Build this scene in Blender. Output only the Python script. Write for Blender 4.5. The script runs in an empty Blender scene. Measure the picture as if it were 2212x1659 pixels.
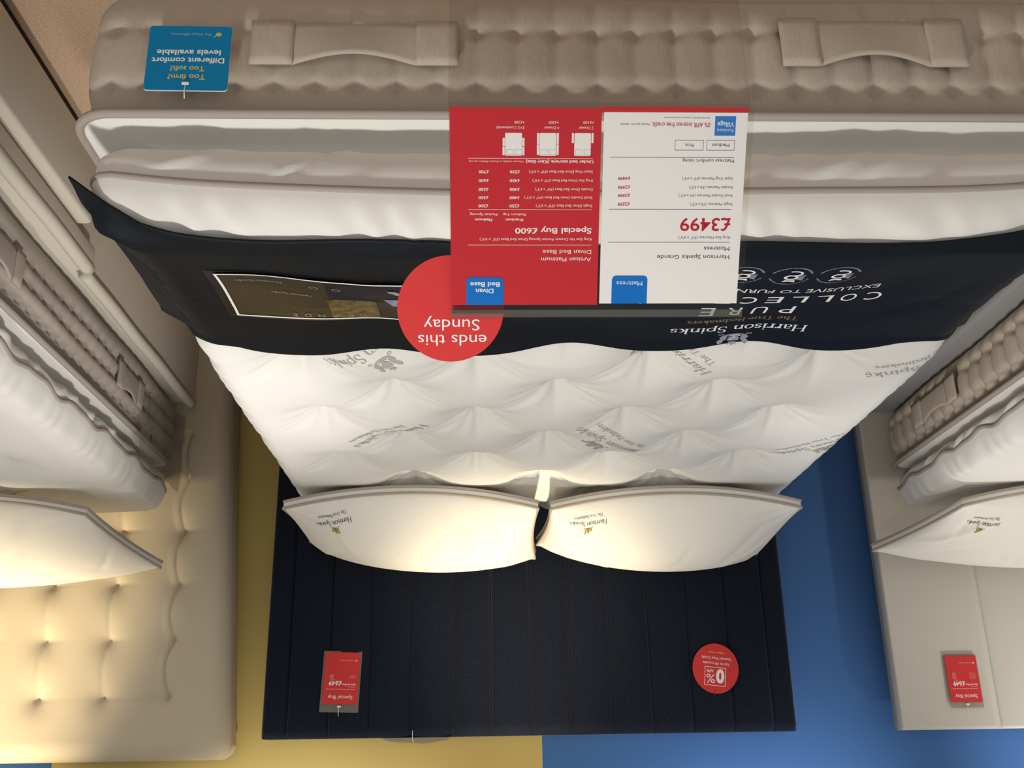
import bpy, bmesh, math, random
import numpy as np
from mathutils import Vector, Matrix

# ------------------------------------------------------------------ camera
F = 2180.0
TH, YAW, ROLL = math.radians(20.32), math.radians(2.08), math.radians(-0.96)
CAM = Vector((0.187, 0.0, 1.50))
fwd = Vector((-math.sin(YAW)*math.cos(TH), math.cos(YAW)*math.cos(TH), -math.sin(TH)))
rgt = Vector((math.cos(YAW), math.sin(YAW), 0))
upv = rgt.cross(fwd)
r2 = math.cos(ROLL)*rgt + math.sin(ROLL)*upv
u2 = -math.sin(ROLL)*rgt + math.cos(ROLL)*upv
cam = bpy.data.cameras.new('camera')
cam.sensor_width = 36.0
cam.lens = F/2212*36
cam.clip_start = 0.05
camo = bpy.data.objects.new('camera', cam)
X, Y, Z = -r2, -u2, -fwd                      # the photo was taken with the camera upside down
camo.matrix_world = Matrix(((X.x, Y.x, Z.x, CAM.x), (X.y, Y.y, Z.y, CAM.y), (X.z, Y.z, Z.z, CAM.z), (0, 0, 0, 1)))
bpy.context.scene.collection.objects.link(camo)
sc = bpy.context.scene
sc.camera = camo
sc.view_settings.view_transform = 'Standard'
sc.view_settings.look = 'None'
sc.view_settings.gamma = 1
sc.view_settings.use_curve_mapping = False
sc.view_settings.exposure = 0.0

# ------------------------------------------------------------------ light
w = bpy.data.worlds.new('world')
sc.world = w
w.use_nodes = True
w.node_tree.nodes['Background'].inputs[0].default_value = (1.0, 0.96, 0.90, 1)
w.node_tree.nodes['Background'].inputs[1].default_value = 1.0
wn = w.node_tree                                   # a large lit shop floor: brighter towards eye level than overhead
wtc, wsx, wcr = wn.nodes.new('ShaderNodeTexCoord'), wn.nodes.new('ShaderNodeSeparateXYZ'), wn.nodes.new('ShaderNodeValToRGB')
wcr.color_ramp.elements[0].position, wcr.color_ramp.elements[1].position = 0.05, 0.75
wcr.color_ramp.elements[0].color = (0.64, 0.615, 0.575, 1)
wcr.color_ramp.elements[1].color = (0.29, 0.282, 0.265, 1)
wn.links.new(wtc.outputs['Generated'], wsx.inputs[0])
wn.links.new(wsx.outputs['Z'], wcr.inputs[0])
wn.links.new(wcr.outputs[0], wn.nodes['Background'].inputs[0])


def area(name, loc, target, sx, sy, power, col):
    l = bpy.data.lights.new(name, 'AREA')
    l.shape = 'RECTANGLE'
    l.size, l.size_y = sx, sy
    l.energy, l.color = power, col
    o = bpy.data.objects.new(name, l)
    o.location = loc
    o.rotation_euler = (Vector(target)-Vector(loc)).to_track_quat('-Z', 'Y').to_euler()
    sc.collection.objects.link(o)
    return o


def spot(name, loc, target, power, col, angle, blend=1.0, rad=0.04):
    l = bpy.data.lights.new(name, 'SPOT')
    l.energy, l.color = power, col
    l.spot_size, l.spot_blend, l.shadow_soft_size = math.radians(angle), blend, rad
    o = bpy.data.objects.new(name, l)
    o.location = loc
    o.rotation_euler = (Vector(target)-Vector(loc)).to_track_quat('-Z', 'Y').to_euler()
    sc.collection.objects.link(o)
    return o


spot('spotlight_foot', (0.85, 0.75, 2.9), (0.10, 1.45, 0.6), 165, (1.0, 0.955, 0.885), 78, 1.0, 0.10)
spot('fill_aisle_right', (-0.05, 1.9, 2.9), (1.25, 2.5, 0.25), 150, (1.0, 0.955, 0.885), 34, 1.0, 0.10)  # added fill, not a known lamp: lifts the right-hand base and mattress side
spot('fill_aisle_left', (0.30, 1.9, 2.9), (-1.35, 2.65, 0.45), 120, (1.0, 0.955, 0.885), 30, 1.0, 0.10)  # added fill as well, brightens the side of the left-hand mattress
WARM = (1.0, 0.80, 0.50)
spot('spotlight_centre', (0.10, 2.85, 2.75), (0.05, 3.32, 0.90), 170, WARM, 32)
spot('fill_pillows', (0.05, 2.55, 2.8), (0.02, 3.36, 1.00), 100, (1.0, 0.87, 0.66), 46)  # broad warm fill added to brighten the pillows and the velvet behind them
spot('spotlight_right', (1.92, 2.60, 2.75), (1.78, 3.42, 1.02), 340, WARM, 36)
spot('spotlight_left', (-1.95, 2.65, 2.75), (-1.85, 3.25, 0.9), 85, (1.0, 0.90, 0.74), 62)
spot('wall_washer_yellow', (0.75, 2.75, 2.75), (0.75, 3.6, 2.05), 130, (1.0, 0.93, 0.8), 54)
spot('wall_washer_blue', (-0.9, 2.75, 2.75), (-0.8, 3.6, 2.05), 130, (1.0, 0.96, 0.95), 58)
spot('wall_washer_left', (-2.1, 2.95, 2.75), (-2.0, 3.6, 1.80), 110, (0.95, 0.97, 1.0), 50)

# ------------------------------------------------------------------ materials
MATS = {}


def mat(name, col, rough=0.85, weave=0, wscale=900, noise=0.0, sheen=0, spec=0.2, bump=0.25, emit=None, stretch=(1, 1, 1)):
    if name in MATS:
        return MATS[name]
    m = bpy.data.materials.new(name)
    m.use_nodes = True
    nt = m.node_tree
    b = nt.nodes['Principled BSDF']
    b.inputs['Base Color'].default_value = (*col, 1)
    b.inputs['Roughness'].default_value = rough
    b.inputs['Specular IOR Level'].default_value = spec
    if sheen:
        b.inputs['Sheen Weight'].default_value = sheen
        b.inputs['Sheen Roughness'].default_value = 0.35
        b.inputs['Sheen Tint'].default_value = (*[min(1, c*14+0.25) for c in col], 1)
    if weave or noise:
        tc = nt.nodes.new('ShaderNodeTexCoord')
        mp = nt.nodes.new('ShaderNodeMapping')
        mp.inputs['Scale'].default_value = stretch
        nt.links.new(tc.outputs['Object'], mp.inputs[0])
        n = nt.nodes.new('ShaderNodeTexNoise')
        n.inputs['Scale'].default_value = wscale
        n.inputs['Detail'].default_value = 3
        nt.links.new(mp.outputs[0], n.inputs['Vector'])
        if noise:
            r = nt.nodes.new('ShaderNodeValToRGB')
            r.color_ramp.elements[0].color = (*[c*(1-noise) for c in col], 1)
            r.color_ramp.elements[1].color = (*[min(1, c*(1+noise)) for c in col], 1)
            r.color_ramp.elements[0].position = 0.3
            r.color_ramp.elements[1].position = 0.7
            nt.links.new(n.outputs['Fac'], r.inputs[0])
            nt.links.new(r.outputs[0], b.inputs['Base Color'])
        if weave:
            bp_ = nt.nodes.new('ShaderNodeBump')
            bp_.inputs['Strength'].default_value = bump
            bp_.inputs['Distance'].default_value = weave
            nt.links.new(n.outputs['Fac'], bp_.inputs['Height'])
            nt.links.new(bp_.outputs[0], b.inputs['Normal'])
    MATS[name] = m
    return m


def acrylic(name='clear_acrylic', tint=(0.97, 0.97, 0.96), gl=0.05):
    if name in MATS:
        return MATS[name]
    m = bpy.data.materials.new(name)
    m.use_nodes = True
    nt = m.node_tree
    nt.nodes.remove(nt.nodes['Principled BSDF'])
    out = nt.nodes['Material Output']
    t = nt.nodes.new('ShaderNodeBsdfTransparent')
    t.inputs[0].default_value = (*tint, 1)
    g = nt.nodes.new('ShaderNodeBsdfGlossy')
    g.inputs['Roughness'].default_value = 0.12
    mx = nt.nodes.new('ShaderNodeMixShader')
    fr = nt.nodes.new('ShaderNodeFresnel')
    fr.inputs[0].default_value = 1.35
    if gl > 0.1:                                  # hazy film: part of the light scatters
        g = nt.nodes.new('ShaderNodeBsdfDiffuse')
        g.inputs[0].default_value = (0.5, 0.49, 0.45, 1)
        mx.inputs[0].default_value = gl
    else:
        ge = nt.nodes.new('ShaderNodeNewGeometry')
        mm = nt.nodes.new('ShaderNodeMath')
        mm.operation = 'SUBTRACT'
        mm.inputs[0].default_value = 1.0
        nt.links.new(ge.outputs['Backfacing'], mm.inputs[1])
        m2_ = nt.nodes.new('ShaderNodeMath')
        m2_.operation = 'MULTIPLY'
        nt.links.new(mm.outputs[0], m2_.inputs[0])
        nt.links.new(fr.outputs[0], m2_.inputs[1])
        nt.links.new(m2_.outputs[0], mx.inputs[0])
    nt.links.new(t.outputs[0], mx.inputs[1])
    nt.links.new(g.outputs[0], mx.inputs[2])
    nt.links.new(mx.outputs[0], out.inputs[0])
    MATS[name] = m
    return m


M_WHITE = mat('white_ticking', (0.80, 0.785, 0.75), 0.9, 0.0006, 700, 0.02)
M_PIL = mat('pillow_cotton', (0.80, 0.775, 0.72), 0.9, 0.0006, 700, 0.02)
M_PIPE = mat('beige_piping', (0.40, 0.35, 0.31), 0.9, 0.0006, 900, 0.1)
M_TAUPE = mat('taupe_linen', (0.50, 0.435, 0.36), 0.95, 0.0004, 800, 0.09, bump=0.12, stretch=(1, 1, 0.05))
M_TAUPE2 = mat('taupe_linen_dark', (0.45, 0.40, 0.35), 0.95, 0.0004, 800, 0.08, bump=0.12, stretch=(1, 1, 0.05))
M_NAVY = mat('navy_runner_cloth', (0.0055, 0.0075, 0.0115), 0.6, 0.0004, 900, 0.1, spec=0.16)
M_VELVET = mat('navy_velvet', (0.0110, 0.0142, 0.0250), 0.8, 0.0008, 260, 0.3, sheen=0.9, spec=0.05)
M_HB2 = mat('beige_linen', (0.58, 0.51, 0.39), 0.95, 0.0008, 700, 0.06)
M_HB3 = mat('grey_linen', (0.58, 0.55, 0.50), 0.95, 0.0008, 700, 0.05)
M_BASE2 = mat('greige_base_fabric', (0.64, 0.60, 0.52), 0.95, 0.0006, 900, 0.05)
M_BASE3 = mat('slate_base_fabric', (0.30, 0.29, 0.29), 0.95, 0.0006, 900, 0.05)
M_BLUE = mat('blue_paint', (0.062, 0.160, 0.400), 0.75, 0.0003, 300, 0.03)
M_YEL = mat('mustard_paint', (0.60, 0.455, 0.155), 0.75, 0.0003, 300, 0.03)
M_RED = mat('red_card', (0.56, 0.022, 0.035), 0.45)
M_RED2 = mat('bright_red_card', (0.64, 0.045, 0.045), 0.5)
M_PAPER = mat('white_card', (0.86, 0.84, 0.87), 0.5)
M_TBLUE = mat('blue_tab', (0.0, 0.16, 0.60), 0.5)
M_TAGB = mat('teal_blue_card', (0.0, 0.20, 0.44), 0.5)
M_INKW = mat('white_ink', (0.85, 0.83, 0.83), 0.6)
M_INKP = mat('pale_pink_ink', (0.80, 0.50, 0.50), 0.6)
M_INKK = mat('black_ink', (0.03, 0.03, 0.035), 0.6)
M_INKG = mat('grey_ink', (0.16, 0.15, 0.15), 0.6)
M_INKR = mat('red_ink', (0.50, 0.012, 0.03), 0.6)
M_INKY = mat('yellow_ink', (0.55, 0.50, 0.16), 0.6)
M_GOLD = mat('gold_thread', (0.36, 0.29, 0.05), 0.5)
M_TAN = mat('tan_thread', (0.30, 0.20, 0.11), 0.6)
M_SILV = mat('silver_grey_thread', (0.30, 0.31, 0.36), 0.6)
M_PGREY = mat('printed_grey', (0.43, 0.42, 0.39), 0.9)
M_CREAM = mat('off_white_plastic', (0.8, 0.8, 0.76), 0.4)


def floor_mat():
    m = mat('beige_carpet', (0.55, 0.39, 0.28), 1.0, 0.003, 260, 0.22, bump=0.6)
    return m


# ------------------------------------------------------------------ mesh helpers
COL = sc.collection


def link(o, parent=None):
    COL.objects.link(o)
    if parent:
        o.parent = parent
    return o


def tag(o, label=None, cat=None, group=None, kind=None):
    if label:
        o['label'] = label
    if cat:
        o['category'] = cat
    if group:
        o['group'] = group
    if kind:
        o['kind'] = kind
    return o


def empty(name, loc=(0, 0, 0), rot=(0, 0, 0)):
    o = bpy.data.objects.new(name, None)
    o.location = loc
    o.rotation_euler = rot
    o.empty_display_size = 0.05
    return link(o)


def mk(name, V, Fc, m, parent=None, smooth=True, inv=None):
    me = bpy.data.meshes.new(name)
    V = np.asarray(V, dtype=float)
    if parent is not None and inv is None and (parent.location.length > 1e-9 or any(parent.rotation_euler)):
        mi = Matrix.LocRotScale(parent.location, parent.rotation_euler, None).inverted()
        A = np.array(mi)
        V = V @ A[:3, :3].T + A[:3, 3]
    me.from_pydata(V.tolist(), [], [tuple(int(i) for i in f) for f in Fc])
    ms = m if isinstance(m, (list, tuple)) else [m]
    for x in ms:
        me.materials.append(x)
    if smooth:
        me.polygons.foreach_set('use_smooth', [True]*len(me.polygons))
    me.update()
    return link(bpy.data.objects.new(name, me), parent)


def gridf(n, m, off=0, wrap=False, flip=False):
    """faces for an n x m grid of vertices (index i*m+j); wrap in i"""
    out = []
    for i in range(n if wrap else n-1):
        a, b = i*m+off, ((i+1) % n)*m+off
        for j in range(m-1):
            f = (a+j, b+j, b+j+1, a+j+1)
            out.append(f[::-1] if flip else f)
    return out


def tube(name, P, r, m, parent, closed=False, seg=8):
    P = np.asarray(P, float)
    n = len(P)
    if closed:
        T = np.roll(P, -1, 0)-np.roll(P, 1, 0)
    else:
        T = np.gradient(P, axis=0)
    T /= np.linalg.norm(T, axis=1)[:, None]+1e-12
    ref = np.array([0, 0, 1.0])
    if abs(T[:, 2]).max() > 0.93:
        ref = np.array([0, 1.0, 0]) if abs(T[:, 1]).max() < 0.93 else np.array([1.0, 0.2, 0.1])
    N = np.cross(T, ref)
    N /= np.linalg.norm(N, axis=1)[:, None]+1e-12
    B = np.cross(T, N)
    V = []
    for k in range(seg):
        a = 2*math.pi*k/seg
        V.append(P+r*(math.cos(a)*N+math.sin(a)*B))
    V = np.stack(V, 1).reshape(-1, 3)
    Fc = []
    for i in range(n if closed else n-1):
        j = (i+1) % n
        for k in range(seg):
            l = (k+1) % seg
            Fc.append((i*seg+k, i*seg+l, j*seg+l, j*seg+k))
    if not closed:
        Fc.append(tuple(range(seg))[::-1])
        Fc.append(tuple((n-1)*seg+k for k in range(seg)))
    return mk(name, V, Fc, m, parent)


def box(name, lo, hi, m, parent=None, bev=0.0, seg=3):
    bm = bmesh.new()
    bmesh.ops.create_cube(bm, size=1)
    lo, hi = Vector(lo), Vector(hi)
    for v in bm.verts:
        v.co = Vector([(lo[i]+hi[i])/2+v.co[i]*(hi[i]-lo[i]) for i in range(3)])
    if bev:
        bmesh.ops.bevel(bm, geom=bm.edges[:], offset=bev, segments=seg, affect='EDGES', profile=0.5)
    V = [v.co[:] for v in bm.verts]
    bm.verts.index_update()
    Fc = [[v.index for v in f.verts] for f in bm.faces]
    bm.free()
    return mk(name, V, Fc, m, parent, smooth=bool(bev))


def rrect_pts(cx, cy, w_, h_, r, seg=6):
    pts = []
    for sx, sy, a0 in ((1, 1, 0), (-1, 1, 90), (-1, -1, 180), (1, -1, 270)):
        for k in range(seg+1):
            a = math.radians(a0+90*k/seg)
            pts.append((cx+sx*(w_/2-r)+r*math.cos(a), cy+sy*(h_/2-r)+r*math.sin(a)))
    return pts


def plate(name, pts, y0, y1, m, parent, inv=True):
    """extrude a 2D outline (local x,z) between local y0 (front) and y1 (back)"""
    n = len(pts)
    V = [(p[0], y0, p[1]) for p in pts]+[(p[0], y1, p[1]) for p in pts]
    Fc = [tuple(range(n)), tuple(range(2*n-1, n-1, -1))]
    for i in range(n):
        j = (i+1) % n
        Fc.append((i, n+i, n+j, j))
    return mk(name, V, Fc, m, parent, smooth=False, inv=inv)


# ------------------------------------------------------------------ 2D lettering
_fc = {}


def sans(s, bold=0.0):
    """2D mesh of a string, cap height 1, left at 0, baseline 0"""
    key = (s, bold)
    if key in _fc:
        return _fc[key]
    cu = bpy.data.curves.new('t', 'FONT')
    cu.body = s
    cu.size = 1
    cu.offset = bold
    cu.resolution_u = 3
    ob = bpy.data.objects.new('t', cu)
    COL.objects.link(ob)
    dg = bpy.context.evaluated_depsgraph_get()
    me = bpy.data.meshes.new_from_object(ob.evaluated_get(dg))
    V = np.array([v.co[:2] for v in me.vertices]) if len(me.vertices) else np.zeros((0, 2))
    Fc = [tuple(p.vertices) for p in me.polygons]
    bpy.data.objects.remove(ob)
    bpy.data.curves.remove(cu)
    bpy.data.meshes.remove(me)
    V = V/0.73
    if len(V):
        V[:, 0] -= V[:, 0].min()
    _fc[key] = (V, Fc)
    return _fc[key]


def ell(cx, cy, rx, ry, a0, a1, n=14):
    return [(cx+rx*math.cos(math.radians(a0+(a1-a0)*k/n)), cy+ry*math.sin(math.radians(a0+(a1-a0)*k/n))) for k in range(n+1)]


XH = 0.64
TK, TN = 0.13, 0.045


def _st(x, y0, y1, s0=1, s1=1, half=0):
    L = [('q', x, y0, x+TK, y1)]
    e = 0.075
    if s0:
        L.append(('q', x-e, y0, x+TK+e, y0+TN))
    if s1 == 1:
        L.append(('q', x-e, y1-TN, x+TK+e, y1))
    if s1 == 2:
        L.append(('q', x-e, y1-TN, x+TK, y1))
    return L


GL = {
    'H': (0.98, _st(.08, 0, 1)+_st(.72, 0, 1)+[('q', .2, .48, .74, .48+TN)]),
    'T': (0.90, _st(.37, 0, 1, 1, 0)+[('q', .05, 1-TN, .82, 1), ('q', .05, .80, .05+TN, 1), ('q', .82-TN, .80, .82, 1)]),
    'B': (0.84, _st(.08, 0, 1)+[('p', [(.2, .98), (.4, .98)]+ell(.42, .76, .22, .22, 90, -90)+[(.2, .52)]), ('p', [(.2, .52), (.42, .52)]+ell(.46, .27, .25, .25, 90, -90)+[(.2, .02)])]),
    'S': (0.68, [('p', ell(.31, .755, .22, .22, 25, 255)+ell(.31, .265, .25, .25, 75, -155)), ('q', .48, .74, .48+TN, .98), ('q', .06, .02, .06+TN, .28)]),
    'a': (0.60, [('p', ell(.25, .46, .17, .16, 160, 10)), ('q', .36, .03, .36+TK-.01, .5), ('p', [(.42, .38), (.3, .36)]+ell(.22, .19, .16, .17, 90, 300)), ('q', .36, 0, .56, TN)]),
    'r': (0.50, _st(.08, 0, XH, 1, 2)+[('p', [(.2, .44)]+ell(.36, .48, .12, .13, 150, 50)), ('d', .41, .53, .05)]),
    'i': (0.34, _st(.09, 0, XH, 1, 2)+[('d', .155, .86, .075)]),
    's': (0.52, [('p', ell(.24, .475, .15, .14, 25, 255)+ell(.24, .17, .17, .15, 75, -155)), ('q', .37, .46, .37+TN, .62), ('q', .06, .02, .06+TN, .2)]),
    'o': (0.66, [('p', ell(.32, .32, .245, .30, 0, 360, 26))]),
    'n': (0.76, _st(.08, 0, XH, 1, 2)+_st(.50, 0, .44, 1, 0)+[('p', [(.2, .44)]+ell(.38, .42, .18, .195, 140, 0))]),
    'm': (1.12, _st(.08, 0, XH, 1, 2)+_st(.46, 0, .44, 1, 0)+_st(.84, 0, .44, 1, 0)+[('p', [(.2, .44)]+ell(.36, .42, .16, .195, 140, 0)), ('p', [(.58, .44)]+ell(.74, .42, .16, .195, 140, 0))]),
    'u': (0.76, _st(.08, .18, XH, 0, 2)+_st(.50, 0, XH, 0, 2)+[('p', ell(.32, .22, .18, .2, 180, 320)), ('q', .5, 0, .72, TN)]),
    'h': (0.76, _st(.08, 0, 1, 1, 2)+_st(.50, 0, .44, 1, 0)+[('p', [(.2, .44)]+ell(.38, .42, .18, .195, 140, 0))]),
    'k': (0.74, _st(.08, 0, 1, 1, 2)+[('p', [(.2, .28), (.5, XH-.02)]), ('l', .30, .36, .52, 0.02, .14), ('q', .40, 0, .70, TN), ('q', .38, XH-TN, .64, XH)]),
    'p': (0.74, _st(.08, -.3, XH, 1, 2)+[('p', [(.2, .5)]+ell(.38, .32, .24, .30, 120, -120)+[(.2, .12)])]),
    'd': (0.74, _st(.48, 0, 1, 0, 2)+[('p', [(.5, .5)]+ell(.32, .32, .24, .30, 60, 300)+[(.5, .12)]), ('q', .48, 0, .70, TN)]),
    'e': (0.60, [('p', ell(.31, .32, .24, .30, 5, 320)), ('q', .1, .34, .53, .34+TN)]),
    ' ': (0.34, []),
}


def pen(path):
    P = np.array(path, float)
    T = np.gradient(P, axis=0)
    L = np.hypot(T[:, 0], T[:, 1])+1e-9
    T /= L[:, None]
    wd = (TN+(TK-TN)*np.abs(T[:, 1])**1.3)/2
    N = np.stack([-T[:, 1], T[:, 0]], 1)
    A, B = P+N*wd[:, None], P-N*wd[:, None]
    V = np.concatenate([A, B])
    n = len(P)
    return V, [(i, i+1, n+i+1, n+i) for i in range(n-1)]


def serif(s):
    x, V, Fc = 0.0, [], []
    for ch in s:
        adv, els = GL[ch]
        for e in els:
            if e[0] == 'q':
                v = [(e[1], e[2]), (e[3], e[2]), (e[3], e[4]), (e[1], e[4])]
                f = [(0, 1, 2, 3)]
            elif e[0] == 'p':
                v, f = pen(e[1])
            elif e[0] == 'l':
                d = Vector((e[3]-e[1], e[4]-e[2])).normalized()*e[5]/2
                v = [(e[1]-d.y, e[2]+d.x), (e[1]+d.y, e[2]-d.x), (e[3]+d.y, e[4]-d.x), (e[3]-d.y, e[4]+d.x)]
                f = [(0, 1, 2, 3)]
            else:
                v = ell(e[1], e[2], e[3], e[3], 0, 324, 9)
                f = [tuple(range(10))]
            o = len(V)
            V += [(x+p[0], p[1]) for p in v]
            Fc += [tuple(i+o for i in ff) for ff in f]
        x += adv
    return np.array(V), Fc


class Ink:
    """collects flat 2D shapes, to be placed or draped as one mesh"""
    def __init__(s):
        s.V, s.F, s.n = [], [], 0

    def add(s, V, Fc):
        V = np.asarray(V, float)
        if not len(V):
            return s
        s.V.append(V)
        s.F += [tuple(i+s.n for i in f) for f in Fc]
        s.n += len(V)
        return s

    def poly(s, pts):
        return s.add(pts, [tuple(range(len(pts)))])

    def rect(s, x0, y0, x1, y1):
        return s.poly([(x0, y0), (x1, y0), (x1, y1), (x0, y1)])

    def frame(s, x0, y0, x1, y1, t):
        s.rect(x0, y0, x1, y0+t)
        s.rect(x0, y1-t, x1, y1)
        s.rect(x0, y0+t, x0+t, y1-t)
        return s.rect(x1-t, y0+t, x1, y1-t)

    def text(s, t, x, y, h, width=None, bold=0.0, ser=False, align='l', ang=0.0):
        V, Fc = serif(t) if ser else sans(t, bold)
        V = V.copy()
        wd = V[:, 0].max()
        sx = width/wd if width else h
        V[:, 0] *= sx
        V[:, 1] *= h
        if align == 'c':
            V[:, 0] -= wd*sx/2
        if align == 'r':
            V[:, 0] -= wd*sx
        if ang:
            c, si = math.cos(ang), math.sin(ang)
            V = np.stack([V[:, 0]*c-V[:, 1]*si, V[:, 0]*si+V[:, 1]*c], 1)
        V += (x, y)
        return s.add(V, Fc)

    def ring(s, cx, cy, rx, ry, t, a0=0, a1=360, n=28):
        O = np.array(ell(cx, cy, rx, ry, a0, a1, n))
        I = np.array(ell(cx, cy, rx-t, ry-t, a0, a1, n))
        return s.add(np.concatenate([O, I]), [(i, i+1, n+2+i, n+1+i) for i in range(n)])

    def disc(s, cx, cy, rx, ry=None, n=16):
        return s.poly(ell(cx, cy, rx, ry or rx, 0, 360*(n-1)/n, n-1))

    def arr(s):
        return np.concatenate(s.V), s.F

    def flat(s, name, m, parent, y):
        """onto a local card plane: (x, y=const, z)"""
        V, Fc = s.arr()
        W = np.stack([V[:, 0], np.full(len(V), y), V[:, 1]], 1)
        return mk(name, W, Fc, m, parent, smooth=False, inv=True)

    def drape(s, name, m, parent, fn, step=0.012):
        V, Fc = s.arr()
        bm = bmesh.new()
        vs = [bm.verts.new((p[0], p[1], 0)) for p in V]
        for f in Fc:
            try:
                bm.faces.new([vs[i] for i in f])
            except ValueError:
                pass
        lo, hi = V.min(0), V.max(0)
        if step:
            for ax in (0, 1):
                c = lo[ax]+step
                while c < hi[ax]:
                    co, no = [0, 0, 0], [0, 0, 0]
                    co[ax], no[ax] = c, 1
                    bmesh.ops.bisect_plane(bm, geom=bm.verts[:]+bm.edges[:]+bm.faces[:], plane_co=co, plane_no=no)
                    c += step
        bm.verts.index_update()
        P = np.array([v.co[:2] for v in bm.verts])
        Fn = [[v.index for v in f.verts] for f in bm.faces]
        bm.free()
        return mk(name, fn(P[:, 0], P[:, 1]), Fn, m, parent, smooth=False)


def crest(k, x, y, s):
    """small heraldic emblem: shield, supporters, crown, scroll; k = dict of Inks by colour, s = width"""
    g, d = k['gold'], k['dark']
    u = s
    g.poly([(x-.16*u, y+.30*u), (x+.16*u, y+.30*u), (x+.16*u, y+.10*u), (x, y-.06*u), (x-.16*u, y+.10*u)])
    for sgn in (-1, 1):
        g.poly([(x+sgn*a*u, y+b*u) for a, b in ((.20, -.02), (.34, -.04), (.42, .08), (.36, .18), (.46, .34), (.40, .46), (.30, .40), (.26, .28), (.20, .22))][::sgn])
        g.ring(x+sgn*.40*u, y-.14*u, .09*u, .05*u, .025*u, 0, 360, 10)
    g.poly([(x-.10*u, y+.34*u), (x+.10*u, y+.34*u), (x+.13*u, y+.50*u), (x+.05*u, y+.42*u), (x, y+.54*u), (x-.05*u, y+.42*u), (x-.13*u, y+.50*u)])
    g.ring(x, y+.16*u, .46*u, .32*u, .07*u, 215, 325, 14)
    for a, b in ((-.07, .20), (.07, .20), (0, .08)):
        d.disc(x+a*u, y+b*u, .035*u, None, 8)
    d.ring(x, y+.14*u, .26*u, .22*u, .04*u, 225, 315, 10)


# ------------------------------------------------------------------ the setting
def struct(o, label):
    return tag(o, label, None, None, 'structure')


o = box('floor', (-4.2, -2.2, -0.05), (4.2, 3.62, 0.0), floor_mat())
struct(o, 'beige carpeted shop floor')
me = bpy.data.meshes.new('wall_back')
xs = [-4.2, -0.026, 1.603, 4.2]
V = [(x, y, z) for y in (3.62, 3.72) for z in (0, 3.2) for x in xs]
Fc, mi = [], []
for i in range(3):
    Fc.append((i, i+1, 4+i+1, 4+i))
    mi.append(1 if i == 1 else 0)
    Fc.append((8+i+1, 8+i, 12+i, 12+i+1))
    mi.append(0)
Fc += [(0, 4, 12, 8), (3, 11, 15, 7), (4, 5, 13, 12), (5, 6, 14, 13), (6, 7, 15, 14)]
mi += [0]*5
me.from_pydata(V, [], Fc)
me.materials.append(M_BLUE)
me.materials.append(M_YEL)
me.polygons.foreach_set('material_index', mi)
o = link(bpy.data.objects.new('wall_back', me))
struct(o, 'back wall painted blue with a wide mustard yellow panel')

# ------------------------------------------------------------------ mattresses
rng = random.Random(7)


def sdf_in(x, y, cx, cy, a, b, r):
    """distance inward from a rounded rectangle outline (positive inside)"""
    qx, qy = np.abs(x-cx)-(a-r), np.abs(y-cy)-(b-r)
    return -(np.hypot(np.maximum(qx, 0), np.maximum(qy, 0))+np.minimum(np.maximum(qx, qy), 0)-r)


def outline(cx, cy, a, b, r, ds, ns=None):
    """points on a rounded rect with outward normals and arc length, starting at front-left going +x"""
    s = 0.0
    out = []
    used = []

    def line(p, q, n):
        nonlocal s
        L = math.dist(p, q)
        k = ns[len(used)] if ns else max(1, int(L/ds))
        used.append(k)
        for i in range(k):
            t = i/k
            out.append((p[0]+(q[0]-p[0])*t, p[1]+(q[1]-p[1])*t, n[0], n[1], s+L*t))
        s += L

    def arc(c, a0):
        nonlocal s
        L = r*math.pi/2
        k = ns[len(used)] if ns else max(6, int(L/ds))
        used.append(k)
        for i in range(k):
            t = math.radians(a0+90*i/k)
            out.append((c[0]+r*math.cos(t), c[1]+r*math.sin(t), math.cos(t), math.sin(t), s+L*i/k))
        s += L
    x0, x1, y0, y1 = cx-a, cx+a, cy-b, cy+b
    line((x0+r, y0), (x1-r, y0), (0, -1))
    arc((x1-r, y0+r), 270)
    line((x1, y0+r), (x1, y1-r), (1, 0))
    arc((x1-r, y1-r), 0)
    line((x1-r, y1), (x0+r, y1), (0, 1))
    arc((x0+r, y1-r), 90)
    line((x0, y1-r), (x0, y0+r), (-1, 0))
    arc((x0+r, y0+r), 180)
    outline.used = used
    return np.array(out), s


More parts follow.
